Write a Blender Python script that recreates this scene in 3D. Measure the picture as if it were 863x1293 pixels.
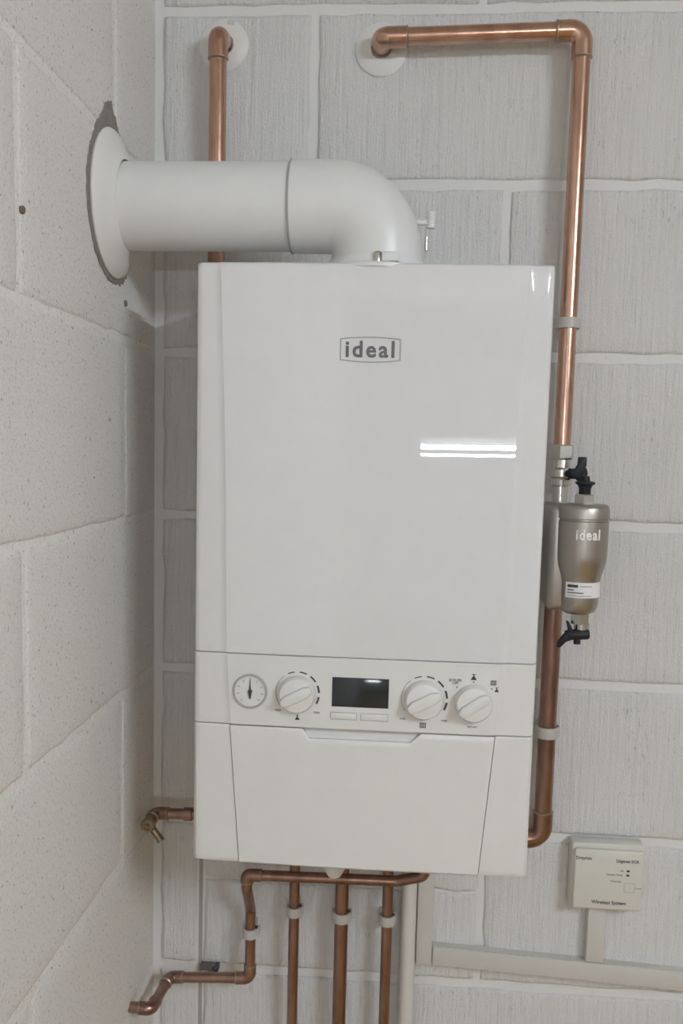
import bpy, bmesh, math, random
from mathutils import Vector, Matrix, noise
random.seed(7)
PI = math.pi
for o in list(bpy.data.objects):
    bpy.data.objects.remove(o, do_unlink=True)
scene = bpy.context.scene
C = scene.collection

# ---------------------------------------------------------------- camera
cam_d = bpy.data.cameras.new('camera'); cam = bpy.data.objects.new('camera', cam_d); C.objects.link(cam)
scene.camera = cam
F_PX, PPX, PPY = 1216.27, 415.23, 704.54
cam_d.sensor_fit = 'VERTICAL'; cam_d.sensor_height = 36.0
cam_d.lens = F_PX / 1293 * 36.0
cam_d.shift_x = (431.5 - PPX) / 1293; cam_d.shift_y = (PPY - 646.5) / 1293
cam_d.clip_start = 0.02
def cam_matrix(loc, yaw, pitch, roll):
    fwd = Vector((math.sin(yaw)*math.cos(pitch), math.cos(yaw)*math.cos(pitch), math.sin(pitch)))
    right = Vector((math.cos(yaw), -math.sin(yaw), 0)); up = right.cross(fwd)
    r = math.cos(roll)*right + math.sin(roll)*up; u = -math.sin(roll)*right + math.cos(roll)*up
    m = Matrix.Identity(4)
    for i in range(3):
        m[i][0] = r[i]; m[i][1] = u[i]; m[i][2] = -fwd[i]; m[i][3] = loc[i]
    return m
cam.matrix_world = cam_matrix((.3573, -1.3505, 1.7342), -.0786, -.1138, .023)

# ---------------------------------------------------------------- world, light, exposure
world = bpy.data.worlds.new('world'); scene.world = world; world.use_nodes = True
bg = world.node_tree.nodes['Background']
bg.inputs['Color'].default_value = (1.0, .945, .83, 1); bg.inputs['Strength'].default_value = .42
# the room is lit by its ceiling tube (built below with its fitting): its output, and that of the far twin tube
TUBE_CEILING, TUBE_FAR = 400, 180
TUBE_COLOUR = (.815, .905, 1.0, 1)
scene.cycles.diffuse_bounces = 8
vs = scene.view_settings
vs.view_transform = 'Standard'; vs.look = 'None'; vs.gamma = 1.0; vs.use_curve_mapping = False
vs.exposure = -0.05

# ---------------------------------------------------------------- materials
def new_mat(name):
    m = bpy.data.materials.new(name); m.use_nodes = True
    return m, m.node_tree, m.node_tree.nodes['Principled BSDF']
def nd(t, kind, **kw):
    n = t.nodes.new(kind)
    for k, v in kw.items():
        setattr(n, k, v)
    return n
def pos_scaled(t, s):
    g = nd(t, 'ShaderNodeNewGeometry'); v = nd(t, 'ShaderNodeVectorMath', operation='MULTIPLY')
    t.links.new(g.outputs['Position'], v.inputs[0]); v.inputs[1].default_value = s
    return v.outputs[0]
def noise_tex(t, s, scale=1, detail=3, rough=.55):
    n = nd(t, 'ShaderNodeTexNoise'); n.inputs['Scale'].default_value = scale
    n.inputs['Detail'].default_value = detail; n.inputs['Roughness'].default_value = rough
    t.links.new(pos_scaled(t, s), n.inputs['Vector'])
    return n.outputs['Fac']
def ramp(t, fac, stops):
    r = nd(t, 'ShaderNodeValToRGB'); e = r.color_ramp.elements
    while len(e) < len(stops): e.new(.5)
    for el, (p, c) in zip(e, stops):
        el.position = p; el.color = (c, c, c, 1) if not isinstance(c, tuple) else (*c, 1)
    t.links.new(fac, r.inputs['Fac'])
    return r.outputs['Color']
def mix(t, fac, a, b, kind='MIX'):
    n = nd(t, 'ShaderNodeMix', data_type='RGBA', blend_type=kind)
    for sock, v in ((n.inputs[0], fac), (n.inputs[6], a), (n.inputs[7], b)):
        if isinstance(v, (int, float)): sock.default_value = v
        elif isinstance(v, tuple): sock.default_value = (*v, 1)
        else: t.links.new(v, sock)
    return n.outputs[2]
def math_n(t, op, a, b):
    n = nd(t, 'ShaderNodeMath', operation=op)
    for sock, v in zip(n.inputs, (a, b)):
        if isinstance(v, (int, float)): sock.default_value = v
        else: t.links.new(v, sock)
    return n.outputs[0]
def bump(t, b, h, strength, dist):
    n = nd(t, 'ShaderNodeBump'); n.inputs['Strength'].default_value = strength; n.inputs['Distance'].default_value = dist
    t.links.new(h, n.inputs['Height']); t.links.new(n.outputs['Normal'], b.inputs['Normal'])
def plain(name, col, rough=.5, metal=0, coat=0, spec=None):
    m, t, b = new_mat(name)
    f = noise_tex(t, (40, 40, 40), 1, 3)
    c = mix(t, f, tuple(x*.965 for x in col), tuple(min(1, x*1.03) for x in col))
    t.links.new(c, b.inputs['Base Color'])
    b.inputs['Roughness'].default_value = rough; b.inputs['Metallic'].default_value = metal
    b.inputs['Coat Weight'].default_value = coat
    if spec is not None: b.inputs['Specular IOR Level'].default_value = spec
    return m
M = {}
def wall_back_mat():
    m, t, b = new_mat('painted_combed_block')
    ribs = noise_tex(t, (150, 150, 9), 1, 4, .6)
    broad = noise_tex(t, (6, 6, 5), 1, 3)
    fine = noise_tex(t, (420, 420, 300), 1, 3, .6)
    dirt = ramp(t, noise_tex(t, (230, 230, 60), 1, 3, .7), [(.36, 1.0), (.41, 0.0)])
    area = ramp(t, noise_tex(t, (12, 12, 9), 1, 2), [(.48, 0.0), (.68, 1.0)])
    base = mix(t, broad, (.655, .652, .645), (.715, .712, .705))
    base = mix(t, math_n(t, 'MULTIPLY', ramp(t, ribs, [(.32, 1.0), (.5, 0.0)]), .20), base, (.45, .45, .445))
    base = mix(t, math_n(t, 'MULTIPLY', math_n(t, 'MULTIPLY', dirt, area), .5), base, (.26, .26, .25))
    t.links.new(base, b.inputs['Base Color'])
    b.inputs['Roughness'].default_value = .72; b.inputs['Specular IOR Level'].default_value = .25
    h = math_n(t, 'ADD', math_n(t, 'MULTIPLY', ribs, 1.0), math_n(t, 'MULTIPLY', fine, .45))
    bump(t, b, h, .9, .0045)
    return m
def wall_left_mat(name='painted_pitted_block', rough=1.0):
    m, t, b = new_mat(name)
    grain = noise_tex(t, (300, 300, 300), 1, 4, .7)
    broad = noise_tex(t, (5, 5, 5), 1, 3)
    pits = ramp(t, noise_tex(t, (190, 190, 190), 1, 4, .75), [(.345, 1.0), (.39, 0.0)])
    big = ramp(t, noise_tex(t, (70, 70, 70), 1, 3, .7), [(.285, 1.0), (.32, 0.0)])
    base = mix(t, broad, (.85, .825, .785), (.89, .87, .84))
    base = mix(t, math_n(t, 'MULTIPLY', ramp(t, grain, [(.36, 1.0), (.52, 0.0)]), .27*rough), base, (.48, .465, .44))
    base = mix(t, math_n(t, 'MULTIPLY', math_n(t, 'MAXIMUM', pits, big), .75*rough), base, (.20, .19, .175))
    t.links.new(base, b.inputs['Base Color'])
    b.inputs['Roughness'].default_value = .8; b.inputs['Specular IOR Level'].default_value = .2
    bump(t, b, grain, .9*rough, .0036)
    return m
def mortar_mat(name, c0, c1):
    m, t, b = new_mat(name)
    base = mix(t, noise_tex(t, (14, 14, 14), 1, 4), c0, c1)
    spots = ramp(t, noise_tex(t, (160, 160, 160), 1, 3, .7), [(.26, 1.0), (.31, 0.0)])
    base = mix(t, math_n(t, 'MULTIPLY', spots, .6), base, (.3, .29, .28))
    t.links.new(base, b.inputs['Base Color']); b.inputs['Roughness'].default_value = .65
    bump(t, b, noise_tex(t, (120, 120, 120), 1, 3), .35, .0015)
    return m
def copper_mat(name, c0, c1, rough):
    m, t, b = new_mat(name)
    f = noise_tex(t, (45, 45, 14), 1, 4, .65)
    t.links.new(mix(t, ramp(t, f, [(.35, 0.0), (.65, 1.0)]), c0, c1), b.inputs['Base Color'])
    b.inputs['Metallic'].default_value = 1
    r = math_n(t, 'MULTIPLY_ADD', noise_tex(t, (60, 60, 20), 1, 3), .14)
    r.node.inputs[2].default_value = rough
    t.links.new(r, b.inputs['Roughness'])
    return m
def stain_mat():
    m, t, b = new_mat('raw_mortar')
    base = mix(t, noise_tex(t, (110, 110, 110), 1, 4, .7), (.13, .115, .095), (.36, .33, .295))
    t.links.new(base, b.inputs['Base Color']); b.inputs['Roughness'].default_value = .95
    bump(t, b, noise_tex(t, (260, 260, 260), 1, 3), .8, .003)
    return m
M['back'] = wall_back_mat(); M['left'] = wall_left_mat()
M['mort_b'] = mortar_mat('painted_joint_back', (.67, .667, .66), (.72, .717, .71))
M['mort_l'] = wall_left_mat('painted_joint_left', .80)
M['raw'] = stain_mat()
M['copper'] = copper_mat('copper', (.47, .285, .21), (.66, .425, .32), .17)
M['copper_shaded'] = copper_mat('shaded_copper', (.26, .160, .130), (.40, .255, .205), .24)  # darker copy of the copper: shade on the lower pipes put into the colour
M['solder'] = plain('solder', (.42, .33, .26), .45, 1)
M['brass'] = plain('brass', (.36, .29, .20), .35, 1)
M['white_gloss'] = plain('white_gloss_enamel', (.71, .71, .715), .012, 0, 0)
M['white_satin'] = plain('white_satin_plastic', (.71, .705, .685), .28)
M['flue_white'] = plain('flue_white', (.70, .705, .70), .35)
M['seal'] = plain('seal_plastic', (.73, .72, .69), .5)
M['collar'] = plain('collar_plastic', (.72, .715, .695), .45)
M['clip'] = plain('clip_plastic', (.49, .47, .45), .45)
M['trunk'] = plain('trunking_plastic', (.57, .555, .52), .45)
M['cond'] = plain('condensate_plastic', (.62, .60, .57), .35)
M['dark'] = plain('dark_print', (.05, .05, .055), .5)
M['grey_print'] = plain('grey_print', (.13, .13, .14), .5)
M['pale_print'] = plain('pale_print', (.36, .36, .355), .5)
M['seam'] = plain('seam_shadow_gasket', (.20, .20, .195), .8)
M['lcd'] = plain('lcd_glass', (.022, .028, .03), .12)
M['ring'] = plain('gauge_bezel', (.42, .42, .41), .4)
M['face'] = plain('gauge_face', (.70, .70, .68), .4)
M['steel'] = plain('nickel', (.60, .58, .54), .26, 1)
M['filter'] = plain('nickel_satin', (.43, .405, .37), .38, 1)
M['emboss'] = plain('raised_letters', (.90, .88, .85), .4)
M['black'] = plain('black_plastic', (.014, .015, .019), .5, 0, 0, .3)
M['label'] = plain('paper_label', (.78, .78, .79), .5)
M['receiver'] = plain('receiver_plastic', (.63, .62, .565), .42)
M['floor'] = plain('concrete_floor', (.38, .245, .095), .85)
M['ceil'] = plain('ceiling_board', (.75, .74, .72), .9)
M['gap'] = plain('open_joint', (.36, .35, .32), .95)
M['stub_shade'] = plain('painted_stub_shade', (.14, .13, .12), .7)  # dark tone standing for the shadow beside the wall stub
M['rust'] = plain('rusty_plug', (.16, .12, .09), .8)
for nm, st in (('tube', TUBE_CEILING), ('tube_far', TUBE_FAR)):
    mt, tt, tb = new_mat(nm + '_lit')
    tb.inputs['Emission Color'].default_value = TUBE_COLOUR if nm == 'tube' else (.84, .90, 1, 1); tb.inputs['Emission Strength'].default_value = st
    tb.inputs['Base Color'].default_value = (.9, .9, .9, 1)
    M[nm] = mt

# ---------------------------------------------------------------- builders
class MB:
    def __init__(s): s.v = []; s.f = []
    def add(s, vs_, fs):
        n = len(s.v); s.v += [Vector(v) for v in vs_]; s.f += [tuple(i+n for i in f) for f in fs]; return s
    def box(s, a, b):
        x0, y0, z0 = a; x1, y1, z1 = b
        return s.add([(x0,y0,z0),(x1,y0,z0),(x1,y1,z0),(x0,y1,z0),(x0,y0,z1),(x1,y0,z1),(x1,y1,z1),(x0,y1,z1)],
                     [(0,3,2,1),(4,5,6,7),(0,1,5,4),(1,2,6,5),(2,3,7,6),(3,0,4,7)])
    def prism(s, pts, y0, y1):
        """polygon of (x, z) points extruded from y0 (front, smaller) to y1"""
        n = len(pts)
        vs_ = [(x, y0, z) for x, z in pts] + [(x, y1, z) for x, z in pts]
        fs = [tuple(range(n)), tuple(range(2*n-1, n-1, -1))] + [(i, i+n, (i+1) % n + n, (i+1) % n) for i in range(n)]
        return s.add(vs_, fs)
    def lathe(s, prof, org, axis=(0,0,1), seg=32, caps=True, ph=0):
        a = Vector(axis).normalized(); q = a.to_track_quat('Z', 'Y'); o = Vector(org)
        rings = []; vs_ = []
        for r, h in prof:
            rings.append(len(vs_))
            for k in range(seg):
                t = 2*PI*k/seg + ph
                vs_.append(o + q @ Vector((r*math.cos(t), r*math.sin(t), h)))
        fs = []
        for i in range(len(prof)-1):
            for k in range(seg):
                k2 = (k+1) % seg
                fs.append((rings[i]+k, rings[i]+k2, rings[i+1]+k2, rings[i+1]+k))
        if caps:
            fs.append(tuple(range(seg-1, -1, -1))); fs.append(tuple(rings[-1]+k for k in range(seg)))
        return s.add(vs_, fs)
    def tube(s, path, r, seg=16, caps=True):
        P = [Vector(p) for p in path]; n = len(P)
        T = [(P[min(i+1, n-1)] - P[max(i-1, 0)]).normalized() for i in range(n)]
        u = T[0].orthogonal().normalized(); vs_ = []
        for i in range(n):
            u = (u - T[i]*u.dot(T[i])).normalized(); w = T[i].cross(u)
            rr = r[i] if isinstance(r, (list, tuple)) else r
            # keep the tube round where the path bends
            for k in range(seg):
                t = 2*PI*k/seg
                vs_.append(P[i] + (u*math.cos(t) + w*math.sin(t))*rr)
        fs = [(i*seg+k, i*seg+(k+1) % seg, (i+1)*seg+(k+1) % seg, (i+1)*seg+k) for i in range(n-1) for k in range(seg)]
        if caps:
            fs.append(tuple(range(seg-1, -1, -1))); fs.append(tuple((n-1)*seg+k for k in range(seg)))
        return s.add(vs_, fs)
    def mesh(s, name, angle=35, bevel=0, bseg=2):
        c = (Vector([min(v[i] for v in s.v) for i in range(3)]) + Vector([max(v[i] for v in s.v) for i in range(3)])) / 2
        me = bpy.data.meshes.new(name); me.from_pydata([v - c for v in s.v], [], s.f)
        bm = bmesh.new(); bm.from_mesh(me)
        bmesh.ops.recalc_face_normals(bm, faces=bm.faces)
        if bevel:
            es = [e for e in bm.edges if len(e.link_faces) == 2 and e.calc_face_angle(0) > math.radians(40)]
            bmesh.ops.bevel(bm, geom=es, offset=bevel, segments=bseg, profile=.5, affect='EDGES', clamp_overlap=True)
        for f in bm.faces: f.smooth = True
        bm.to_mesh(me); bm.free()
        me.set_sharp_from_angle(angle=math.radians(angle))
        return me, c
    def build(s, name, mat, parent=None, angle=35, bevel=0, bseg=2):
        me, c = s.mesh(name, angle, bevel, bseg)
        return link(name, me, c, mat, parent)
def world_loc(o):
    l = Vector(o.location); p = o.parent
    while p: l = l + p.location; p = p.parent
    return l
def link(name, me, c, mat, parent):
    if not me.materials: me.materials.append(mat)
    o = bpy.data.objects.new(name, me); C.objects.link(o)
    if parent:
        o.parent = parent; o.location = c - world_loc(parent)
    else: o.location = c
    return o
def tag(o, label, cat, group=None):
    o['label'] = label; o['category'] = cat
    if group: o['group'] = group
    return o
def thing(name, loc, label, cat, group=None):
    o = bpy.data.objects.new(name, None); o.empty_display_size = .03; C.objects.link(o); o.location = loc
    return tag(o, label, cat, group)
def structure(o): o['kind'] = 'structure'; return o

def fillet(path, rad, n=7):
    P = [Vector(p) for p in path]; out = [P[0]]
    for i in range(1, len(P)-1):
        a, b, c = P[i-1], P[i], P[i+1]; d1 = (a-b).normalized(); d2 = (c-b).normalized()
        ang = d1.angle(d2)
        if ang > PI-.02: out.append(b); continue
        cut = min(rad / math.tan(ang/2), (a-b).length*.49, (c-b).length*.49)
        r = cut*math.tan(ang/2); p1 = b + d1*cut; p2 = b + d2*cut
        cen = b + (d1+d2).normalized()*(r/math.sin(ang/2))
        v1 = p1-cen; v2 = p2-cen; th = v1.angle(v2)
        for k in range(n+1):
            t = k/n; out.append(cen + (v1*math.sin((1-t)*th) + v2*math.sin(t*th))/math.sin(th))
    out.append(P[-1]); return out
def text_mesh(body, offset=0.0, space=1.0, extrude=.0):
    cu = bpy.data.curves.new('txt', 'FONT'); cu.body = body; cu.offset = offset; cu.space_character = space
    cu.resolution_u = 3; cu.extrude = 0
    o = bpy.data.objects.new('txt', cu); C.objects.link(o)
    dg = bpy.context.evaluated_depsgraph_get(); me = bpy.data.meshes.new_from_object(o.evaluated_get(dg))
    bpy.data.objects.remove(o, do_unlink=True)
    vs_ = [v.co.copy() for v in me.vertices]; fs = [tuple(p.vertices) for p in me.polygons]
    bpy.data.meshes.remove(me)
    return vs_, fs
def text(name, body, cx, cz, w, y, mat, parent, offset=0.0, h=None, space=1.0, thick=.0004, wrap=None, turn=0):
    """printed lettering facing -Y, bounding box w wide centred on (cx, cz)"""
    vs_, fs = text_mesh(body, offset, space)
    x0 = min(v.x for v in vs_); x1 = max(v.x for v in vs_); y0 = min(v.y for v in vs_); y1 = max(v.y for v in vs_)
    sx = w/(x1-x0); sy = sx if h is None else h/(y1-y0)
    P = []
    for v in vs_:
        P.append(((v.x-(x0+x1)/2)*sx, (v.y-(y0+y1)/2)*sy))
    ct, st = math.cos(turn), math.sin(turn)
    P = [(a*ct-b*st, a*st+b*ct) for a, b in P]
    def place(a, b, d):
        if wrap:
            ax, ay, r = wrap; th = (cx + a - ax)/r
            return (ax + (r+d)*math.sin(th), ay - (r+d)*math.cos(th), cz+b)
        return (cx+a, y-d, cz+b)
    m = MB(); n = len(P)
    cnt = {}
    for f in fs:
        for i in range(len(f)):
            e = (f[i], f[(i+1) % len(f)]); cnt[tuple(sorted(e))] = cnt.get(tuple(sorted(e)), []) + [e]
    F = [tuple(f) for f in fs] + [tuple(i+n for i in reversed(f)) for f in fs]
    for k, l in cnt.items():
        if len(l) == 1:
            a, b = l[0]; F.append((b, a, a+n, b+n))
    m.add([place(a, b, thick) for a, b in P] + [place(a, b, -.0004) for a, b in P], F)
    return m.build(name, mat, parent, angle=30)

# ================================================================ THE ROOM
ZJ = [2.540, 2.3145, 2.0895, 1.863, 1.635, 1.4105, 1.185, .955, .727, .50, .275, .05]    # bed joints
def wobble(p, s, a): return noise.noise(Vector(p)*s)*a
def block(x0, x1, z0, z1, to_world, mat, parent, seed, lip=.0045, amp=.0019):
    """one building block: face grid with a rounded, uneven arris; (u, v, d) mapped by to_world, d = height over joint"""
    nu = max(4, int((x1-x0)/.03)); nv = 8; m = MB(); vs_ = []; fs = []
    us = [x0, x0+.0015, x0+.006] + [x0 + (x1-x0)*i/nu for i in range(1, nu)] + [x1-.006, x1-.0015, x1]
    ws = [z0, z0+.0015, z0+.006] + [z0 + (z1-z0)*i/nv for i in range(1, nv)] + [z1-.006, z1-.0015, z1]
    us = sorted(us); ws = sorted(ws)
    for j, w in enumerate(ws):
        for i, u in enumerate(us):
            e = min(i, j, len(us)-1-i, len(ws)-1-j)
            d = [-.006, -.0016, -.0003][e] if e < 3 else 0
            k = 1 if e < 3 else 0
            du = wobble((u*1.0+seed, w, 3.1), 30, amp*2.0)*k; dw = wobble((u, w+seed, 9.7), 30, amp*2.0)*k
            d += wobble((u+seed*3, w, 5.5), 14, .0006)
            vs_.append(to_world(u+du, w+dw, d))
    W = len(us)
    fs = [(j*W+i, j*W+i+1, (j+1)*W+i+1, (j+1)*W+i) for j in range(len(ws)-1) for i in range(W-1)]
    m.add(vs_, fs)
    return m.build('block', mat, parent, angle=60)

# back wall: joint bed just behind the block faces
wb = structure(MB().box((-.12, .0042, 0), (2.6, .12, 2.54)).build('wall_back', M['mort_b']))
tw_b = lambda u, w, d: (u, -d, w)
XR = 1.62
rows_b = {0: [.44, .89, 1.34], 1: [.217, .745, 1.19], 2: [.480, .930, 1.38], 3: [.222, .742+.04, 1.23], 4: [.47, .92, 1.37], 5: [.222, .80, 1.25],
          6: [.0705, .4845, .93, 1.38], 7: [.0705, .3805, .83, 1.28], 8: [.29, .74, 1.19], 9: [.07, .52, .97], 10: [.29, .74, 1.19]}
for k in range(11):
    zt, zb = ZJ[k]-.006, ZJ[k+1]+.006
    xs = [.0] + rows_b[k] + [XR]
    for i in range(len(xs)-1):
        a = xs[i]+(.011 if i == 0 else .0055); b = xs[i+1]-.0055
        if k == 6 and i == 1:   # two thinner units share this course, the line between them shows
            block(a, b, 1.096, zt, tw_b, M['back'], wb, k*7+i)
            block(a, b, zb, 1.0935, tw_b, M['back'], wb, k*7+i+50)
        else:
            block(a, b, zb, zt, tw_b, M['back'], wb, k*7+i)
MB().box((.0680, .0030, .51), (.0735, .006, 1.183)).build('open_joint', M['gap'], wb)
# left wall
wl = structure(MB().box((-.12, -6.0, 0), (-.0016, .0042, 2.54)).build('wall_left', M['mort_l']))
tw_l = lambda u, w, d: (d, -u, w)
rows_l = {0: [.42, .87, 1.32], 1: [.185, .635, 1.085], 2: [.477, .93, 1.38], 3: [.1455, .60, 1.05], 4: [.473, .92, 1.37], 5: [.161, .61, 1.06], 6: [.47, .92, 1.37],
          7: [.16, .61, 1.06], 8: [.47, .92, 1.37], 9: [.16, .61, 1.06], 10: [.47, .92, 1.37]}
for k in range(11):
    zt, zb = ZJ[k]-.0036, ZJ[k+1]+.0036
    xs = [-.004] + rows_l[k] + [1.6]
    for i in range(len(xs)-1):
        block(xs[i]+.0036, xs[i+1]-.0036, zb, zt, tw_l, M['left'], wl, 200+k*7+i)
structure(MB().box((-.12, -9.0, -.1), (8.0, .12, 0)).build('floor', M['floor']))
structure(MB().box((-.12, -9.0, 2.54), (8.0, .12, 2.62)).build('ceiling', M['ceil']))

# ragged raw mortar left around the flue hole
FY, FZ = -.198, 2.0135
m = MB(); n = 180; vs_ = [(.0022, FY, FZ)]; 
for i in range(n):
    t = 2*PI*i/n
    cy, cz = math.cos(t), math.sin(t)        # +y is towards the corner
    r = .0865 + .002*noise.noise(Vector((cy*9, cz*9, 1)))
    if cy < 0: r += .0055*(-cy)**.5
    up = max(0, math.cos(t - PI/2 - .10)); r += +.006*up**90 + .019*up**16*(1+.8*noise.noise(Vector((t*14, 2, 2)))) + .003*noise.noise(Vector((t*16, 7, 2)))*(up > .6)
    dn = max(0, math.cos(t + PI/2 - .45)); r += .006*dn**8*(1+.9*noise.noise(Vector((t*16, 5, 2))))
    vs_.append((.0016, FY+cy*r, FZ+cz*r))
m.add(vs_, [(0, i+1, (i+1) % n+1) for i in range(n)])
m.add([(v[0]-.004, v[1], v[2]) for v in vs_], [(0, (i+1) % n+1, i+1) for i in range(n)])
N1 = n+1
m.f += [(i+1, N1+i+1, N1+(i+1) % n+1, (i+1) % n+1) for i in range(n)]
m.build('raw_mortar', M['raw'], wl)

# ================================================================ THE BOILER
XC, ZB, ZT = .3138, 1.2385, 1.9385; XL, XRb = XC-.1985, XC+.1985
boiler = thing('wall_boiler', (XC, -.13, ZB), 'large white gas boiler with glossy front, dials and small dark display', 'boiler')
MB().box((XL+.003, -.215, ZB+.006), (XRb-.003, -.0005, ZT-.004)).build('casing', M['white_satin'], boiler, bevel=.003)
def half_width(z):
    pts = [(1.2385, .1415), (1.408, .1545), (1.493, .1605), (1.74, .165), (1.9385, .172)]
    for (a, wa), (b, wb_) in zip(pts, pts[1:]):
        if z <= b: return wa + (wb_-wa)*(z-a)/(b-a)
    return pts[-1][1]
def front_y(x, z):
    a = half_width(z); t = min(1, abs(x-XC)/a)
    return -.2625 + .0018*t*t
def front_cols(z):
    a = half_width(z); W = .1985
    right = [(a*.25, None), (a*.5, None), (a*.75, None), (a*.93, None), (a-.0016, None), (a+.0018, -.2588), (a+.007, -.2583), (W-.008, -.2578), (W-.0045, -.2571), (W-.0015, -.2548), (W, -.2515), (W, -.2050)]
    c = [(-x, y) for x, y in reversed(right)] + [(0, None)] + right
    return [(XC+x, front_y(XC+x, z) if y is None else y) for x, y in c]
def front_panel(name, z0, z1, mat, round_top=0, round_bot=0, ymax=-.205):
    m = MB(); rows = []
    zs = []
    if round_bot: zs += [(z0, .006), (z0+.0012, .0028), (z0+.0035, .0008), (z0+.008, 0)]
    else: zs += [(z0, .0012), (z0+.0012, 0)]
    n = max(2, int((z1-z0)/.03))
    lo, hi = zs[-1][0], (z1-.010 if round_top else z1-.0012)
    zs += [(lo+(hi-lo)*i/n, 0) for i in range(1, n+1)]
    if round_top: zs += [(z1-.006, .0006), (z1-.0025, .0022), (z1-.0006, .005), (z1, .0095)]
    else: zs += [(z1, .0012)]
    W = None
    for z, dy in zs:
        r = [(x, min(y+dy, ymax), z) for x, y in front_cols(z)]; W = len(r); rows += r
    R_ = len(zs)
    fs = [(j*W+i, j*W+i+1, (j+1)*W+i+1, (j+1)*W+i) for j in range(R_-1) for i in range(W-1)]
    fs.append(tuple(range(W))); fs.append(tuple((R_-1)*W+i for i in range(W)))
    fs.append(tuple([j*W for j in range(R_)] + [j*W+W-1 for j in range(R_-1, -1, -1)]))
    m.add(rows, fs)
    return m.build(name, mat, boiler, angle=28)
front_panel('upper_cover', 1.4942, ZT, M['white_gloss'], round_top=1)
fascia = front_panel('control_fascia', 1.4090, 1.4934, M['white_satin'])
# lower: two side cheeks and the drop-down flap between them
def trapezoid_panel(name, left, right, z0, z1, notch=None):
    """panel between two boundary functions x(z) at front_y, with a flat back"""
    m = MB(); rows = []; nz = 8
    zs = [z0, z0+.0012, z0+.004] + [z0+.008+(z1-z0-.010)*i/nz for i in range(nz+1)] + [z1]
    W = 15
    for j, z in enumerate(zs):
        dy = {0: .005, 1: .0022, 2: .0006}.get(j, .0012 if j == len(zs)-1 else 0)
        a, b = left(z), right(z)
        for i in range(W):
            x = a + (b-a)*i/(W-1); hw = half_width(z)
            y = front_y(x, z)
            if abs(x-XC) > hw:
                t = (abs(x-XC)-hw)/(.1985-hw); y = -.2589 + .0011*t + .007*max(0, (t-.88)/.12)**2
            rows.append((x, y+dy, z))
    R_ = len(zs); nf = len(rows)
    rows += [(x, -.2150, z) for x, y, z in rows]
    fs = []
    for j in range(R_-1):
        for i in range(W-1):
            q = (j*W+i, j*W+i+1, (j+1)*W+i+1, (j+1)*W+i)
            fs.append(q); fs.append(tuple(nf+k for k in reversed(q)))
    rim = [i for i in range(W)] + [j*W+W-1 for j in range(1, R_)] + [(R_-1)*W+i for i in range(W-2, -1, -1)] + [j*W for j in range(R_-2, 0, -1)]
    for i in range(len(rim)):
        a, b = rim[i], rim[(i+1) % len(rim)]; fs.append((b, a, nf+a, nf+b))
    m.add(rows, fs)
    return m.build(name, M['white_satin'], boiler, angle=28)
trapezoid_panel('lower_cheek', lambda z: XL, lambda z: XC-half_width(z)-.0005, ZB, 1.4082)
trapezoid_panel('lower_cheek', lambda z: XC+half_width(z)+.0005, lambda z: XRb, ZB, 1.4082)
# flap with the finger notch cut in its top edge
def flap():
    xs_n = [-.0685, -.0615, .0585, .0700]; m = MB(); rows = []
    z0, ztop = ZB, 1.4078
    us_ = sorted([-1+i/10 for i in range(21)] + [d/.1535 for d in (-.0687, -.0683, -.0619, -.0613, .0583, .0589, .0697, .0703)]); cols = len(us_); zs = [0, .006, .02, .1, .25, .45, .65, .8, .9, .95, .985, 1]
    for j, s in enumerate(zs):
        for i in range(cols):
            u = us_[i]
            zz = z0 + (ztop-z0)*s; x = XC + u*(half_width(zz)-.0005)
            dx = x-XC
            drop = .0112*max(0, min(1, (dx-xs_n[0])/.007, (xs_n[3]-dx)/.0115))
            z = z0 + (ztop-drop-z0)*s
            x = XC + u*(half_width(z)-.0005)
            rows.append((x, front_y(x, z) + {0: .005, 1: .0022, 11: .0010}.get(j, 0), z))
    W = cols; R_ = len(zs); nf = len(rows); rows += [(x, -.2450, z) for x, y, z in rows]; fs = []
    for j in range(R_-1):
        for i in range(W-1):
            q = (j*W+i, j*W+i+1, (j+1)*W+i+1, (j+1)*W+i); fs.append(q); fs.append(tuple(nf+k for k in reversed(q)))
    rim = [i for i in range(W)] + [j*W+W-1 for j in range(1, R_)] + [(R_-1)*W+i for i in range(W-2, -1, -1)] + [j*W for j in range(R_-2, 0, -1)]
    for i in range(len(rim)):
        a, b = rim[i], rim[(i+1) % len(rim)]; fs.append((b, a, nf+a, nf+b))
    m.add(rows, fs); return m.build('drop_flap', M['white_satin'], boiler, angle=28)
fl = flap()
m = MB(); m.add([(XC-.074, -.2590, 1.3935), (XC+.076, -.2590, 1.3935), (XC+.076, -.2490, 1.4085), (XC-.074, -.2490, 1.4085),
                 (XC-.074, -.2455, 1.3935), (XC+.076, -.2455, 1.3935), (XC+.076, -.2455, 1.4085), (XC-.074, -.2455, 1.4085)],
                [(0,1,2,3), (4,7,6,5), (0,4,5,1), (3,2,6,7), (0,3,7,4), (1,5,6,2)])
m.build('finger_grip', M['white_satin'], fl)
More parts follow.
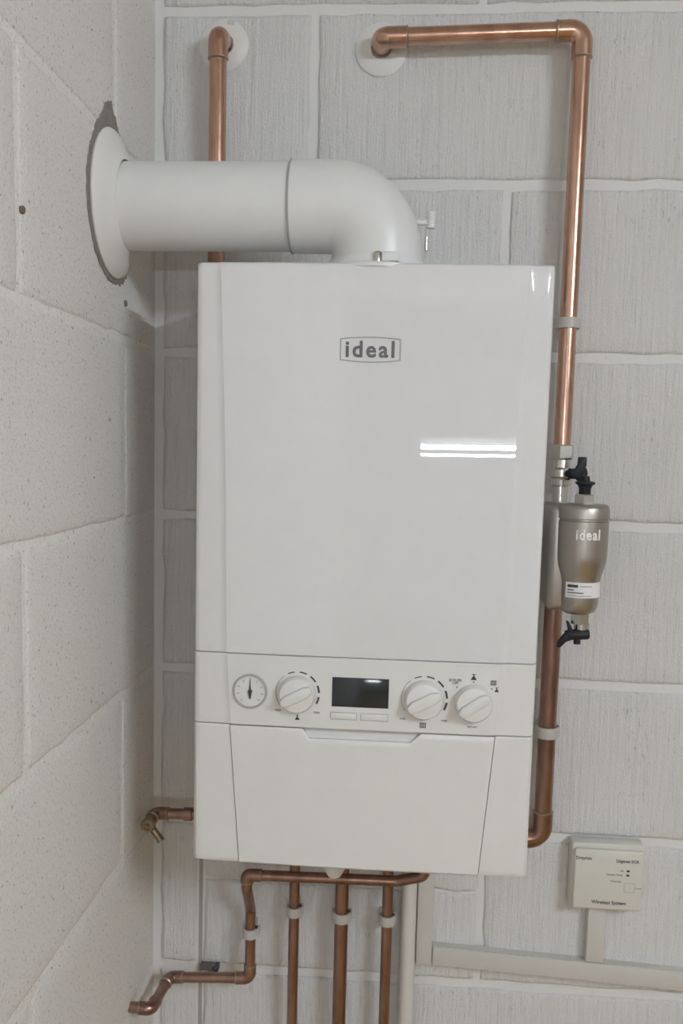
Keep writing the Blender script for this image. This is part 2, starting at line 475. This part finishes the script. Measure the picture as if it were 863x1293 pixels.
# ---- badge
badge_y = -.2630
def bulged(w, h, b, n=10):
    pts = []
    for i in range(n+1):
        t = -1+2*i/n; pts.append((t*w/2, -h/2 - b*(1-t*t)))
    for i in range(n+1):
        t = 1-2*i/n; pts.append((t*w/2, h/2 + b*(1-t*t)))
    return pts
bx_, bz_ = .3129, 1.8435
outer = bulged(.0672, .0235, .0022); inner = bulged(.0655, .0218, .0022)
m = MB(); n = len(outer)
vs_ = [(bx_+x, badge_y-.0003, bz_+z) for x, z in outer] + [(bx_+x, badge_y-.0003, bz_+z) for x, z in inner]
vs_ += [(x, badge_y+.0012, z) for x, y, z in vs_]
fs = []
for i in range(n):
    j = (i+1) % n; fs += [(i, j, n+j, n+i), (2*n+i, 3*n+i, 3*n+j, 2*n+j), (i, 2*n+i, 2*n+j, j), (n+i, n+j, 3*n+j, 3*n+i)]
m.add(vs_, fs)
logo = m.build('logo_frame', M['pale_print'], boiler); logo['label'] = 'thin grey outline framing the word ideal'
text('logo_lettering', 'ideal', bx_-.0005, bz_+.0004, .0545, -.2626, M['grey_print'], logo, offset=.026, h=.0185, space=1.22)
# ---- fascia fittings
def fy(x): return front_y(x, 1.45)
gx, gz = .1832, 1.4500
y0 = fy(gx)
g = MB().lathe([(.0205, -.004), (.0207, .0012), (.0196, .0026), (.0186, .0026), (.0180, .0010), (.0180, -.004)], (gx, y0, gz), (0,-1,0), 40).build('pressure_gauge', M['ring'], fascia)
g['label'] = 'round pressure gauge with black needle'
m = MB().lathe([(.0181, -.003), (.0181, .0008)], (gx, y0, gz), (0,-1,0), 40).build('gauge_face', M['face'], fascia)
m = MB()
m.prism([(gx-.0007, gz-.009), (gx+.0007, gz-.009), (gx+.0018, gz-.003), (gx+.0009, gz+.002), (gx+.0003, gz+.0135), (gx-.0003, gz+.0135), (gx-.0009, gz+.002), (gx-.0018, gz-.003)], y0-.0022, y0-.0014)
m.lathe([(.0026, 0), (.0026, .002)], (gx, y0-.0008, gz), (0,-1,0), 16)
m.build('gauge_needle', M['dark'], fascia)
m = MB()
for i in range(9):
    a = math.radians(225 - i*33.75); c, s = math.cos(a), math.sin(a); r0, r1 = .0128, .0158; w = .0005
    m.prism([(gx+c*r0-s*w, gz+s*r0+c*w), (gx+c*r0+s*w, gz+s*r0-c*w), (gx+c*r1+s*w, gz+s*r1-c*w), (gx+c*r1-s*w, gz+s*r1+c*w)], y0-.0012, y0-.0004)
m.build('gauge_ticks', M['pale_print'], fascia)
def knob(x, z, r, turn):
    y = fy(x)
    m = MB().lathe([(r*1.04, -.003), (r*1.04, .002), (r, .005), (r*.985, .0095), (r*.90, .0125), (r*.60, .0135)], (x, y, z), (0,-1,0), 44)
    k = m.build('dial_knob', M['white_satin'], fascia, angle=40)
    c, s = math.cos(turn), math.sin(turn); L, w = r*.93, r*.30
    def p(a, b): return (x+a*c-b*s, z+a*s+b*c)
    g_ = MB().prism([p(-L, -w*.55), p(-L*.6, -w), p(L*.6, -w), p(L, -w*.55), p(L, w*.55), p(L*.6, w), p(-L*.6, w), p(-L, w*.55)], y-.0195, y-.011)
    g_.build('grip_ridge', M['white_satin'], k, bevel=.0022, bseg=2)
    return k
def arc(x, z, r, a0, a1, w, mat, name, y, n=6):
    m = MB(); pts = []
    for i in range(n+1):
        a = math.radians(a0+(a1-a0)*i/n); pts.append((x+(r+w/2)*math.cos(a), z+(r+w/2)*math.sin(a)))
    for i in range(n, -1, -1):
        a = math.radians(a0+(a1-a0)*i/n); pts.append((x+(r-w/2)*math.cos(a), z+(r-w/2)*math.sin(a)))
    k = n+1
    vs_ = [(px, y-.0004, pz) for px, pz in pts] + [(px, y+.0008, pz) for px, pz in pts]; N = len(pts)
    fs = [(i, i+1, N-2-i, N-1-i) for i in range(n)] + [(i, N+i, N+(i+1) % N, (i+1) % N) for i in range(N)]
    fs += [tuple(N+q for q in reversed(f)) for f in fs[:n]]
    return m.add(vs_, fs)
def dial_marks(x, z, r):
    y = fy(x)
    arc(x, z, r, 215, 128, .0009, None, '', y, 12).build('dial_scale_line', M['pale_print'], fascia)
    for i in range(5):
        a = 116 - i*31
        arc(x, z, r, a, a-(20 if i else 18), .0011+.0004*min(i, 3), None, '', y, 5).build('dial_scale_dash', M['dark'], fascia)
k1 = knob(.2388, 1.4496, .0213, math.radians(28)); dial_marks(.2388, 1.4502, .0252)
k2 = knob(.3855, 1.4492, .0222, math.radians(28)); dial_marks(.3855, 1.4500, .0262)
k3 = knob(.4420, 1.4475, .0212, math.radians(35))
# display and two keys
m = MB(); dx0, dx1, dz0, dz1 = .2792, .3448, 1.4365, 1.4712
yd = fy(.31)
MB().box((dx0, yd-.0006, dz0), (dx1, yd+.004, dz1)).build('display_screen', M['lcd'], fascia, bevel=.0004)
def frame(name, x0, x1, z0, z1, w, y, mat, parent):
    m = MB()
    m.box((x0, y-.0003, z0), (x1, y+.001, z0+w)); m.box((x0, y-.0003, z1-w), (x1, y+.001, z1))
    m.box((x0, y-.0003, z0+w), (x0+w, y+.001, z1-w)); m.box((x1-w, y-.0003, z0+w), (x1, y+.001, z1-w))
    return m.build(name, mat, parent)
for a, b in ((.2778, .3085), (.3128, .3448)):
    MB().box((a+.0006, yd-.0006, 1.4217), (b-.0006, yd+.002, 1.4293)).build('push_key', M['white_satin'], fascia, bevel=.0004)
    frame('key_outline', a, b, 1.4211, 1.4299, .0005, yd, M['pale_print'], fascia)
def tap_icon(x, z, s, parent):
    y = fy(x); m = MB()
    m.box((x-.1*s, y-.0003, z+.0*s), (x+.1*s, y+.0006, z+.5*s)); m.box((x-.3*s, y-.0003, z+.42*s), (x+.3*s, y+.0006, z+.55*s))
    m.prism([(x-.45*s, z-.5*s), (x+.45*s, z-.5*s), (x+.45*s, z-.3*s), (x+.15*s, z+.12*s), (x-.15*s, z+.12*s), (x-.45*s, z-.3*s)], y-.0003, y+.0006)
    return m.build('tap_symbol', M['dark'], parent)
def rad_icon(x, z, s, parent):
    y = fy(x); m = MB()
    for i in range(4):
        xx = x + (i-1.5)*.27*s; m.box((xx-.08*s, y-.0003, z-.45*s), (xx+.08*s, y+.0006, z+.45*s))
    for zz in (-.3, .3): m.box((x-.5*s, y-.0003, z+zz*s-.05*s), (x+.5*s, y+.0006, z+zz*s+.05*s))
    return m.build('radiator_symbol', M['grey_print'], parent)
tap_icon(.2392, 1.4212, .0056, fascia); rad_icon(.3850, 1.4186, .0072, fascia)
tap_icon(.4412, 1.4775, .0066, fascia); rad_icon(.4638, 1.4716, .0066, fascia); tap_icon(.4678, 1.4636, .0050, fascia)
text('dial_lettering', 'min', .2167, 1.4292, .0062, fy(.2167), M['grey_print'], fascia, offset=.01)
text('dial_lettering', 'max', .2620, 1.4282, .0068, fy(.262), M['grey_print'], fascia, offset=.01)
text('dial_lettering', 'min', .3617, 1.4258, .0062, fy(.3617), M['grey_print'], fascia, offset=.01)
text('dial_lettering', 'max', .4095, 1.4250, .0068, fy(.4095), M['grey_print'], fascia, offset=.01)
text('dial_lettering', 'BOILER', .4205, 1.4733, .0145, fy(.4205), M['grey_print'], fascia)
text('dial_lettering', 'OFF', .4205, 1.4697, .0064, fy(.4205), M['grey_print'], fascia)
text('dial_lettering', 'RESTART', .4418, 1.4190, .0118, fy(.4418), M['grey_print'], fascia)
for x, z in ((.4225, 1.4653), (.4413, 1.4718), (.4622, 1.4646)):
    MB().lathe([(.0008, -.001), (.0008, .0004)], (x, fy(x), z), (0,-1,0), 10).build('mode_dot', M['dark'], fascia)
# underside: sump outlet in the middle
MB().lathe([(.014, 0), (.014, -.060), (.008, -.070)], (.279, -.14, ZB+.006), (0,0,1), 24).build('sump_outlet', M['white_satin'], boiler)

# ================================================================ THE FLUE
flue = thing('flue_duct', (XC, FY, ZT), 'white round flue duct running from boiler top into the left wall', 'flue')
MB().lathe([(.0498, .001), (.0498, .2165)], (0, FY, FZ-.002), (1,0,0), 56).build('straight_duct', M['flue_white'], flue)
zc = FZ-.002; path = [(.2150, FY, zc)]; br = .054; ex = XC+.0005
path += [(ex-br, FY, zc)]
for i in range(1, 15):
    a = PI/2*i/14; path.append((ex-br+br*math.sin(a), FY, zc-br+br*math.cos(a)))
path += [(ex, FY, ZT+.004)]
e = MB().tube(path, .0520, 56).build('elbow', M['flue_white'], flue)
MB().lathe([(.0516, 0), (.0526, .0006), (.0526, .0020), (.0516, .0026)], (.2138, FY, zc), (1,0,0), 56).build('socket_rim', M['pale_print'], flue)
MB().lathe([(.066, 0), (.066, .004), (.0625, .0055), (.0570, .0075), (.0550, .013), (.0548, .0155), (.0525, .0155)], (ex, FY, ZT-.0045), (0,0,1), 56).build('base_flange', M['flue_white'], flue)
MB().lathe([(.0045, 0), (.0045, .010), (.0038, .011)], (.3175, FY-.0560, ZT+.0015), (0,0,1), 16).build('clamp_screw', M['steel'], flue)
MB().box((.322, FY-.0590, ZT+.002), (.342, FY-.0500, ZT+.0125)).build('clamp_tab', M['flue_white'], flue, bevel=.0015)
prof = []
for i in range(8):
    prof += [(.0048, .0024*i), (.0053, .0024*i+.0005), (.0053, .0024*i+.0015), (.0048, .0024*i+.0020)]
MB().lathe(prof, (.3760, FY+.004, 1.9890), (0,0,1), 20).build('test_point_cap', M['flue_white'], flue)
MB().tube([(.345, FY+.004, 1.996), (.372, FY+.004, 1.996)], .0035, 12).build('test_point_stem', M['flue_white'], flue)
MB().lathe([(.0022, 0), (.0022, .016)], (.3715, FY+.004, 1.9640), (0,0,1), 12).build('test_point_pin', M['steel'], flue)
MB().lathe([(.0837, .0015), (.0843, .0035), (.0825, .0062), (.070, .0115), (.058, .0165), (.0535, .0195), (.0499, .0200), (.0499, .0015)], (0, FY, FZ), (1,0,0), 72, caps=False).build('wall_seal', M['seal'], flue)

# ================================================================ COPPER PIPES
def pipe_run(root, pts, r, mat, rad=None, plain_bends=(), sleeve=.0022, arm=None):
    """straight lengths, an elbow fitting at each inner point, a solder ring at each socket end"""
    P = [Vector(p) for p in pts]; rad = rad or r*1.35; arm = arm or r*1.5
    sp = fillet(P, rad, 8)
    MB().tube(sp, r, 20).build('pipe_length', mat, root, angle=40)
    for i in range(1, len(P)-1):
        if i in plain_bends: continue
        a, b, c = P[i-1], P[i], P[i+1]; d1 = (a-b).normalized(); d2 = (c-b).normalized(); ang = d1.angle(d2)
        cut = rad/math.tan(ang/2)
        l1 = min(cut+arm, (a-b).length*.5); l2 = min(cut+arm, (c-b).length*.5)
        ep = fillet([b+d1*l1, b, b+d2*l2], rad, 10)
        el = MB().tube(ep, r+sleeve, 24).build('elbow', mat, root, angle=40)
        for d, l in ((d1, l1), (d2, l2)):
            MB().lathe([(r*.9, 0), (r+sleeve*1.2, 0), (r+sleeve*1.25, .0016), (r+sleeve*.1, .0030)], b+d*(l-.0012), d, 24).build('solder_ring', M['solder'], el)
R22, R15 = .0113, .0076
# 1 upper left
p1 = thing('copper_pipe', (.0955, -.05, 1.75), 'copper pipe dropping behind the white flue duct, at upper left', 'pipe', 'copper pipework')
pipe_run(p1, [(.0930, .006, 2.2685), (.0930, -.036, 2.2685), (.0930, -.036, 1.72)], R22, M['copper'], rad=.017, sleeve=.0018, arm=.013)
# 2 upper right
p2 = thing('copper_pipe', (.560, -.055, 1.745), 'copper pipe across the top right, then down to the metal filter', 'pipe', 'copper pipework')
pipe_run(p2, [(.3070, .006, 2.2640), (.3070, -.033, 2.2640), (.5635, -.033, 2.2705), (.5632, -.033, 1.738)], R22, M['copper'], rad=.016, sleeve=.0018, arm=.017)
# 3 lower right
p3 = thing('copper_pipe', (.5585, -.055, 1.21), 'copper pipe under the metal filter, bending behind the lower right of the boiler', 'pipe', 'copper pipework')
pipe_run(p3, [(.5625, -.033, 1.540), (.5620, -.033, 1.1970), (.470, -.033, 1.1970)], .0122, M['copper_shaded'], rad=.022, sleeve=.0018, arm=.018)
# 4 bottom left run
p4 = thing('copper_pipe', (.1525, -.035, .96), 'thin copper pipe stepping down under the boiler and out through the left wall', 'pipe', 'copper pipework')
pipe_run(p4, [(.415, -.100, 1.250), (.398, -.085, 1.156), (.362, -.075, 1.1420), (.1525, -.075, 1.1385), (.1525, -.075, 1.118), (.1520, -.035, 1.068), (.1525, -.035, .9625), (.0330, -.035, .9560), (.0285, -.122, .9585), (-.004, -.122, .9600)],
         R15, M['copper_shaded'], rad=.0105, sleeve=.0014, arm=.010, plain_bends=(1, 2, 4, 5))
# 5-7 three tails under the boiler
tails = [(.2155, R15, 'thin copper pipe straight down under the boiler, left of the thick one', 1.0698),
         (.2840, .0098, 'thickest copper pipe straight down under the middle of the boiler', 1.0660),
         (.3495, R15, 'thin copper pipe straight down under the boiler beside the white plastic pipe', 1.0650)]
for x, r, lab, zc_ in tails:
    t = thing('copper_pipe', (x, -.035, .60), lab, 'pipe', 'copper pipework')
    MB().tube([(x, -.035, .60), (x, -.035, 1.247)], r, 20).build('pipe_length', M['copper_shaded'], t)
    MB().lathe([(r, 0), (r+.0016, 0), (r+.0016, .018), (r, .019)], (x, -.035, 1.147), (0,0,1), 20).build('compression_sleeve', M['copper_shaded'], t)
# 8 discharge stub with drain cock
p8 = thing('discharge_pipe', (.03, -.06, 1.215), 'short copper discharge stub with brass end poking out left of the boiler', 'pipe')
pipe_run(p8, [(.122, -.060, 1.2172), (.0170, -.060, 1.2150), (.0180, -.096, 1.2140)], R15, M['copper_shaded'], rad=.012, sleeve=.0014, arm=.007)
MB().lathe([(R15, 0), (.0096, .0005), (.0096, .012), (R15, .0125)], (.0590, -.060, 1.2159), (1,0,0.02), 20).build('coupling', M['copper_shaded'], p8)
MB().lathe([(.0094, 0), (.0098, .002), (.0098, .010), (.0080, .012), (.0060, .012), (.0060, .009), (.0030, .009)], (.0182, -.094, 1.2140), (.03,-1,0), 20).build('drain_body', M['brass'], p8)
MB().box((.0160, -.1075, 1.2125), (.0205, -.102, 1.2160)).build('drain_key', M['brass'], p8, bevel=.0006)
MB().tube([(.0215, -.097, 1.2100), (.0330, -.099, 1.1965), (.0365, -.100, 1.1915)], [.0052, .0048, .0058], 14).build('drain_spout', M['brass'], p8)

# wall collars
def collar(x, z, r, lab):
    c = MB().lathe([(r, 0), (r, .0022), (r*.94, .0040), (R22+.004, .0062), (R22+.0022, .0062), (R22+.0022, 0)], (x, .0005, z), (0,-1,0), 48, caps=False)
    return tag(c.build('pipe_collar', M['collar']), lab, 'pipe collar', 'round pipe collars')
c1 = collar(.0940, 2.2690, .0335, 'round white collar where the left copper pipe leaves the wall')
c2 = collar(.3060, 2.2615, .0345, 'round white collar at the start of the horizontal copper pipe')
tag(MB().box((.0985, -.0045, 2.2935), (.1080, .004, 2.3010)).build('wall_plug', M['trunk'], None, bevel=.001), 'small grey wall plug just above the left pipe collar', 'wall plug')

# clips
def clip(x, y, z, r, lab, h=.0135):
    root = thing('pipe_clip', (x, 0, z), lab, 'pipe clip', 'plastic pipe clips')
    m = MB(); R0, R1 = r+.0003, r+.0034; n = 22; vs_ = []
    for zz in (-h/2, h/2):
        for rr in (R0, R1):
            for k in range(n):
                a = 2*PI*k/n; vs_.append((x+rr*math.cos(a), y+rr*math.sin(a), z+zz))
    fs = []
    for k in range(n):
        j = (k+1) % n
        fs += [(k, j, n+j, n+k), (2*n+k, 3*n+k, 3*n+j, 2*n+j), (n+k, n+j, 3*n+j, 3*n+k), (k, 2*n+k, 2*n+j, j)]
    m.add(vs_, fs).build('clip_band', M['clip'], root)
    MB().box((x-r*.75, y+r*.9, z-h/2), (x+r*.75, .0005, z+h/2)).build('clip_base', M['clip'], root, bevel=.001)
    MB().box((x+r*.7, y-r*.2, z-h*.5), (x+r+.0050, y+r+.004, z+h*.5)).build('clip_latch', M['clip'], root, bevel=.0012)
    MB().box((x-r-.0040, y-r*.1, z-h*.42), (x-r*.7, y+r+.004, z+h*.42)).build('clip_hinge', M['clip'], root, bevel=.0012)
clip(.5632, -.033, 1.9045, R22, 'grey plastic clip on the upper right copper pipe, above the metal filter')
clip(.5622, -.033, 1.3515, .0122, 'grey plastic clip on the lower right copper pipe beside the control panel', h=.015)
clip(.1520, -.035, 1.0330, R15, 'plastic clip on the stepped copper pipe below the boiler', h=.0135)
names = ['plastic clip on the thin copper pipe left of the thick pipe', 'larger plastic clip on the thickest copper pipe under the boiler', 'plastic clip on the thin copper pipe next to the white plastic pipe']
for (x, r, _, zc_), nm in zip(tails, names): clip(x, -.035, zc_, r, nm)

# ================================================================ MAGNETIC FILTER
flt = thing('magnetic_filter', (.575, -.09, 1.53), 'nickel-coloured metal system filter on the pipe right of the boiler', 'filter')
AX, AY = .5835, -.098
prof = [(.004, 1.5285), (.016, 1.5295), (.0215, 1.533), (.0243, 1.5385), (.0252, 1.546), (.0258, 1.571), (.0272, 1.580), (.0305, 1.590), (.0322, 1.598), (.0328, 1.606),
        (.0332, 1.6494), (.0318, 1.6502), (.0318, 1.6520), (.0334, 1.6528), (.0334, 1.664), (.0322, 1.6685), (.029, 1.6705), (.008, 1.6715)]
MB().lathe([(r, z) for r, z in prof], (AX, AY, 0), (0,0,1), 48).build('canister', M['filter'], flt, angle=50)
MB().box((.5415, -.108, 1.5325), (.5720, -.018, 1.6690)).build('back_housing', M['filter'], flt, bevel=.009, bseg=4)
text('raised_lettering', 'ideal', AX+.0025, 1.6335, .0300, 0, M['emboss'], flt, offset=.02, h=.0135, space=1.2, thick=.0011, wrap=(AX, AY, .0331))
def curved_patch(name, a0, a1, z0, z1, r, mat, parent, th=.0004):
    m = MB(); n = 10; vs_ = []
    for rr in (r, r+th):
        for z in (z0, z1):
            for i in range(n+1):
                a = a0+(a1-a0)*i/n; vs_.append((AX+rr*math.sin(a), AY-rr*math.cos(a), z))
    k = n+1; fs = []
    for i in range(n):
        fs += [(i, k+i, k+i+1, i+1), (2*k+i, 2*k+i+1, 3*k+i+1, 3*k+i), (i, i+1, 2*k+i+1, 2*k+i), (k+i, 3*k+i, 3*k+i+1, k+i+1)]
    fs += [(0, 2*k, 3*k, k), (n, k+n, 3*k+n, 2*k+n)]
    return m.add(vs_, fs).build(name, mat, parent)
RL = .0259
lab = curved_patch('paper_label', -.85, 1.25, 1.5525, 1.5720, RL, M['label'], flt)
for a0, a1, z0, z1, mm in ((-.74, -.22, 1.5658, 1.5692, 'dark'), (-.12, .45, 1.5668, 1.5680, 'pale_print'), (-.74, -.42, 1.5618, 1.5632, 'grey_print'),
                           (-.74, .05, 1.5582, 1.5596, 'grey_print'), (-.74, .45, 1.5546, 1.5556, 'pale_print')):
    curved_patch('label_print', a0, a1, z0, z1, RL+.0003, M[mm], lab, .0003)
# top vent
MB().lathe([(.0135, 1.6700), (.0135, 1.6815), (.0120, 1.6830)], (AX+.001, AY, 0), (0,0,1), 6, ph=.3).build('vent_nut', M['steel'], flt, angle=20)
MB().lathe([(.0075, 1.682), (.0075, 1.690), (.0095, 1.6945), (.0125, 1.6960), (.0125, 1.6985), (.0060, 1.7000), (.0050, 1.7060)], (AX+.001, AY, 0), (0,0,1), 24).build('vent_cap', M['black'], flt)
# isolating valve in line with the pipe
VX, VY = .5632, -.033
MB().lathe([(.0155, 1.7260), (.0165, 1.7275), (.0165, 1.7440), (.0150, 1.7455)], (VX, VY, 0), (0,0,1), 6, ph=.25).build('compression_nut', M['steel'], flt, angle=20)
MB().lathe([(.0105, 1.665), (.0105, 1.6900), (.0150, 1.6915), (.0155, 1.6990), (.0140, 1.7010), (.0155, 1.7030), (.0155, 1.7120), (.0125, 1.7150), (.0115, 1.7270)], (VX, VY, 0), (0,0,1), 20).build('valve_body', M['steel'], flt)
hv = MB().lathe([(.0070, 0), (.0070, .014), (.0095, .015), (.0095, .023), (.0075, .0245)], (VX+.009, VY-.008, 1.7075), (.75,-.65,0), 16).build('valve_spindle', M['black'], flt)
m = MB(); m.add([], [])
m.prism([(.572, 1.7040), (.582, 1.7020), (.588, 1.7080), (.5885, 1.7150), (.5910, 1.7190), (.5910, 1.7300), (.5805, 1.7300), (.5800, 1.7200), (.5765, 1.7140), (.5700, 1.7120)], VY-.034, VY-.024)
m.build('valve_lever', M['black'], flt, bevel=.0015)
# drain below
MB().lathe([(.0125, 1.516), (.0125, 1.5300)], (AX+.003, AY, 0), (0,0,1), 6, ph=.4).build('drain_nut', M['steel'], flt, angle=20)
MB().lathe([(.0080, 1.504), (.0100, 1.506), (.0100, 1.5165)], (AX+.006, AY, 0), (0,0,1), 20).build('drain_stem', M['steel'], flt)
MB().tube([(.5680, AY-.006, 1.5010), (.5720, AY-.006, 1.5015), (.5960, AY-.006, 1.5030), (.5985, AY-.006, 1.5032)], [.0055, .0070, .0070, .0055], 16).build('drain_handle', M['black'], flt)
m = MB(); m.prism([(.5740, 1.5060), (.5660, 1.5020), (.5590, 1.4920), (.5580, 1.4850), (.5625, 1.4855), (.5690, 1.4930), (.5790, 1.4965)], AY-.012, AY-.002)
m.build('drain_lever', M['black'], flt, bevel=.0012)
m = MB(); m.prism([(.5685, 1.5200), (.5720, 1.5190), (.5765, 1.5100), (.5800, 1.5050), (.5720, 1.5040)], AY-.010, AY-.003)
m.build('drain_catch', M['black'], flt, bevel=.001)
MB().lathe([(.0045, 0), (.0045, .008)], (.5835, AY-.006, 1.4900), (0,0,1), 12).build('drain_outlet', M['black'], flt)

# ================================================================ PLASTIC PIPE, TRUNKING, RECEIVER
t = thing('condensate_pipe', (.3805, -.022, .60), 'white plastic waste pipe dropping straight from under the boiler', 'pipe')
MB().tube([(.3805, -.022, .60), (.3805, -.022, 1.230)], .0107, 24).build('plastic_tube', M['cond'], t)
TD = -.0165
def trunking(pts, lab, name='cable_trunking'):
    root = thing(name, (sum(p[0] for p in pts)/4, 0, min(p[1] for p in pts)), lab, 'trunking', 'plastic cable trunking')
    cx = sum(p[0] for p in pts)/4; cz = sum(p[1] for p in pts)/4
    MB().prism(pts, TD*.82, .0005).build('trunking_base', M['trunk'], root)
    def ins(p, k=.0006):
        return (p[0]+(k if p[0] < cx else -k), p[1]+(k if p[1] < cz else -k))
    MB().prism([ins(p) for p in pts], TD, TD*.80).build('trunking_lid', M['trunk'], root, bevel=.0012)
trunking([(.3925, .9890), (.4160, .9905), (.4160, 1.30), (.3925, 1.30)], 'vertical white cable trunking beside the plastic waste pipe')
trunking([(.4166, .9908), (1.20, .9570), (1.20, .9850), (.4166, 1.0185)], 'long white cable trunking running sideways along the wall below the receiver box')
trunking([(.6350, 1.0100), (.6610, 1.0088), (.6610, 1.0962), (.6350, 1.0962)], 'short vertical cable trunking directly below the receiver box')

rx0, rx1, rz0, rz1 = .6065, .7060, 1.0960, 1.1912
rcv = thing('wireless_receiver', ((rx0+rx1)/2, 0, rz0), 'square cream plastic wireless heating receiver box on the wall', 'receiver')
MB().box((rx0, -.024, rz0), (rx1, .0005, rz1)).build('housing', M['receiver'], rcv, bevel=.003)
cov = MB().box((rx0+.003, -.031, rz0+.0005), (rx1-.001, -.0235, rz1-.007)).build('front_cover', M['receiver'], rcv, bevel=.0035, bseg=3)
yr = -.0312
text('printed_word', 'Drayton', .6225, 1.1710, .0215, yr, M['grey_print'], cov, offset=.015)
text('printed_word', 'Digistat SCR', .6830, 1.1690, .0310, yr, M['grey_print'], cov, offset=.015)
text('printed_word', 'Wireless System', .6595, 1.1075, .0480, yr, M['grey_print'], cov, offset=.015)
text('printed_word', 'on', .6755, 1.1553, .0045, yr, M['pale_print'], cov)
text('printed_word', 'Standby Mode', .6655, 1.1490, .0225, yr, M['pale_print'], cov)
text('printed_word', 'Override', .6680, 1.1400, .0145, yr, M['pale_print'], cov)
for z in (1.1556, 1.1494):
    MB().box((.6818, yr-.0012, z-.0011), (.6858, yr+.001, z+.0011)).build('indicator_light', M['dark'], cov, bevel=.0004)
frame('override_key', .6795, .6945, 1.1245, 1.1375, .0004, yr, M['pale_print'], cov)
m = MB(); m.box((.6945, yr-.0003, 1.1307), (.6975, yr+.001, 1.1312)); m.build('printed_line', M['pale_print'], cov)
text('printed_word', 'reset', .7005, 1.1308, .0055, yr, M['pale_print'], cov)

# ================================================================ SMALL WALL FIXINGS
def plug(loc, axis, r, lab, name='wall_plug'):
    return tag(MB().lathe([(r, -.006), (r, .0012), (r*.75, .0022), (r*.4, .0018)], loc, axis, 12).build(name, M['rust']), lab, 'wall plug', 'old wall plugs')
plug((0, -.4678, 1.9434), (1,0,0), .0038, 'brown wall plug in the joint of the left wall')
plug((0, -.1448, 1.9076), (1,0,0), .0042, 'small plug on the left wall just below the flue seal')
bp = thing('wall_bracket', (.088, 0, .958), 'small dark metal stub and its painted shadow on the wall above the bottom-left copper pipe', 'bracket')
MB().box((.0730, -.008, .9535), (.0975, .0045, .9625)).build('bracket_shade', M['stub_shade'], bp, bevel=.001)  # dark slab painting the shadow left of the stub, no real plate
MB().box((.0955, -.016, .9535), (.1005, .0045, .9635)).build('bracket_tip', M['dark'], bp, bevel=.001)

# ================================================================ LIGHT FITTINGS behind the viewer
def rotated(m, c):      # quarter turn about the vertical through c
    m.v = [Vector((c[0] - (v.y - c[1]), c[1] + (v.x - c[0]), v.z)) for v in m.v]; return m
t = thing('tube_light', (1.85, -2.2, 2.45), 'ceiling tube light to the right, behind the viewer', 'light', 'tube lights')
cc = (1.85, -2.2)
rotated(MB().box((1.25, -2.23, 2.505), (2.45, -2.17, 2.54)), cc).build('fitting_body', M['flue_white'], t, bevel=.004)
rotated(MB().tube([(1.274, -2.2, 2.475), (2.426, -2.2, 2.475)], .013, 14), cc).build('tube', M['tube'], t)
for x in (1.262, 2.438):
    rotated(MB().box((x-.012, -2.22, 2.455), (x+.012, -2.18, 2.507)), cc).build('end_holder', M['flue_white'], t, bevel=.003)
t = thing('tube_light', (.79, -4.07, 1.68), 'twin tube light hung on the far side of the room behind the viewer', 'light', 'tube lights')
MB().box((.46, -4.10, 1.755), (1.19, -4.04, 1.80)).build('fitting_body', M['flue_white'], t, bevel=.004)
for dz, r in ((.014, .010), (-.024, .005)):
    MB().tube([(.484, -4.0, 1.735+dz), (1.166, -4.0, 1.735+dz)], r, 14).build('tube', M['tube_far'], t)
for x in (.472, 1.178):
    MB().box((x-.012, -4.08, 1.690), (x+.012, -3.985, 1.790)).build('end_holder', M['flue_white'], t, bevel=.003)
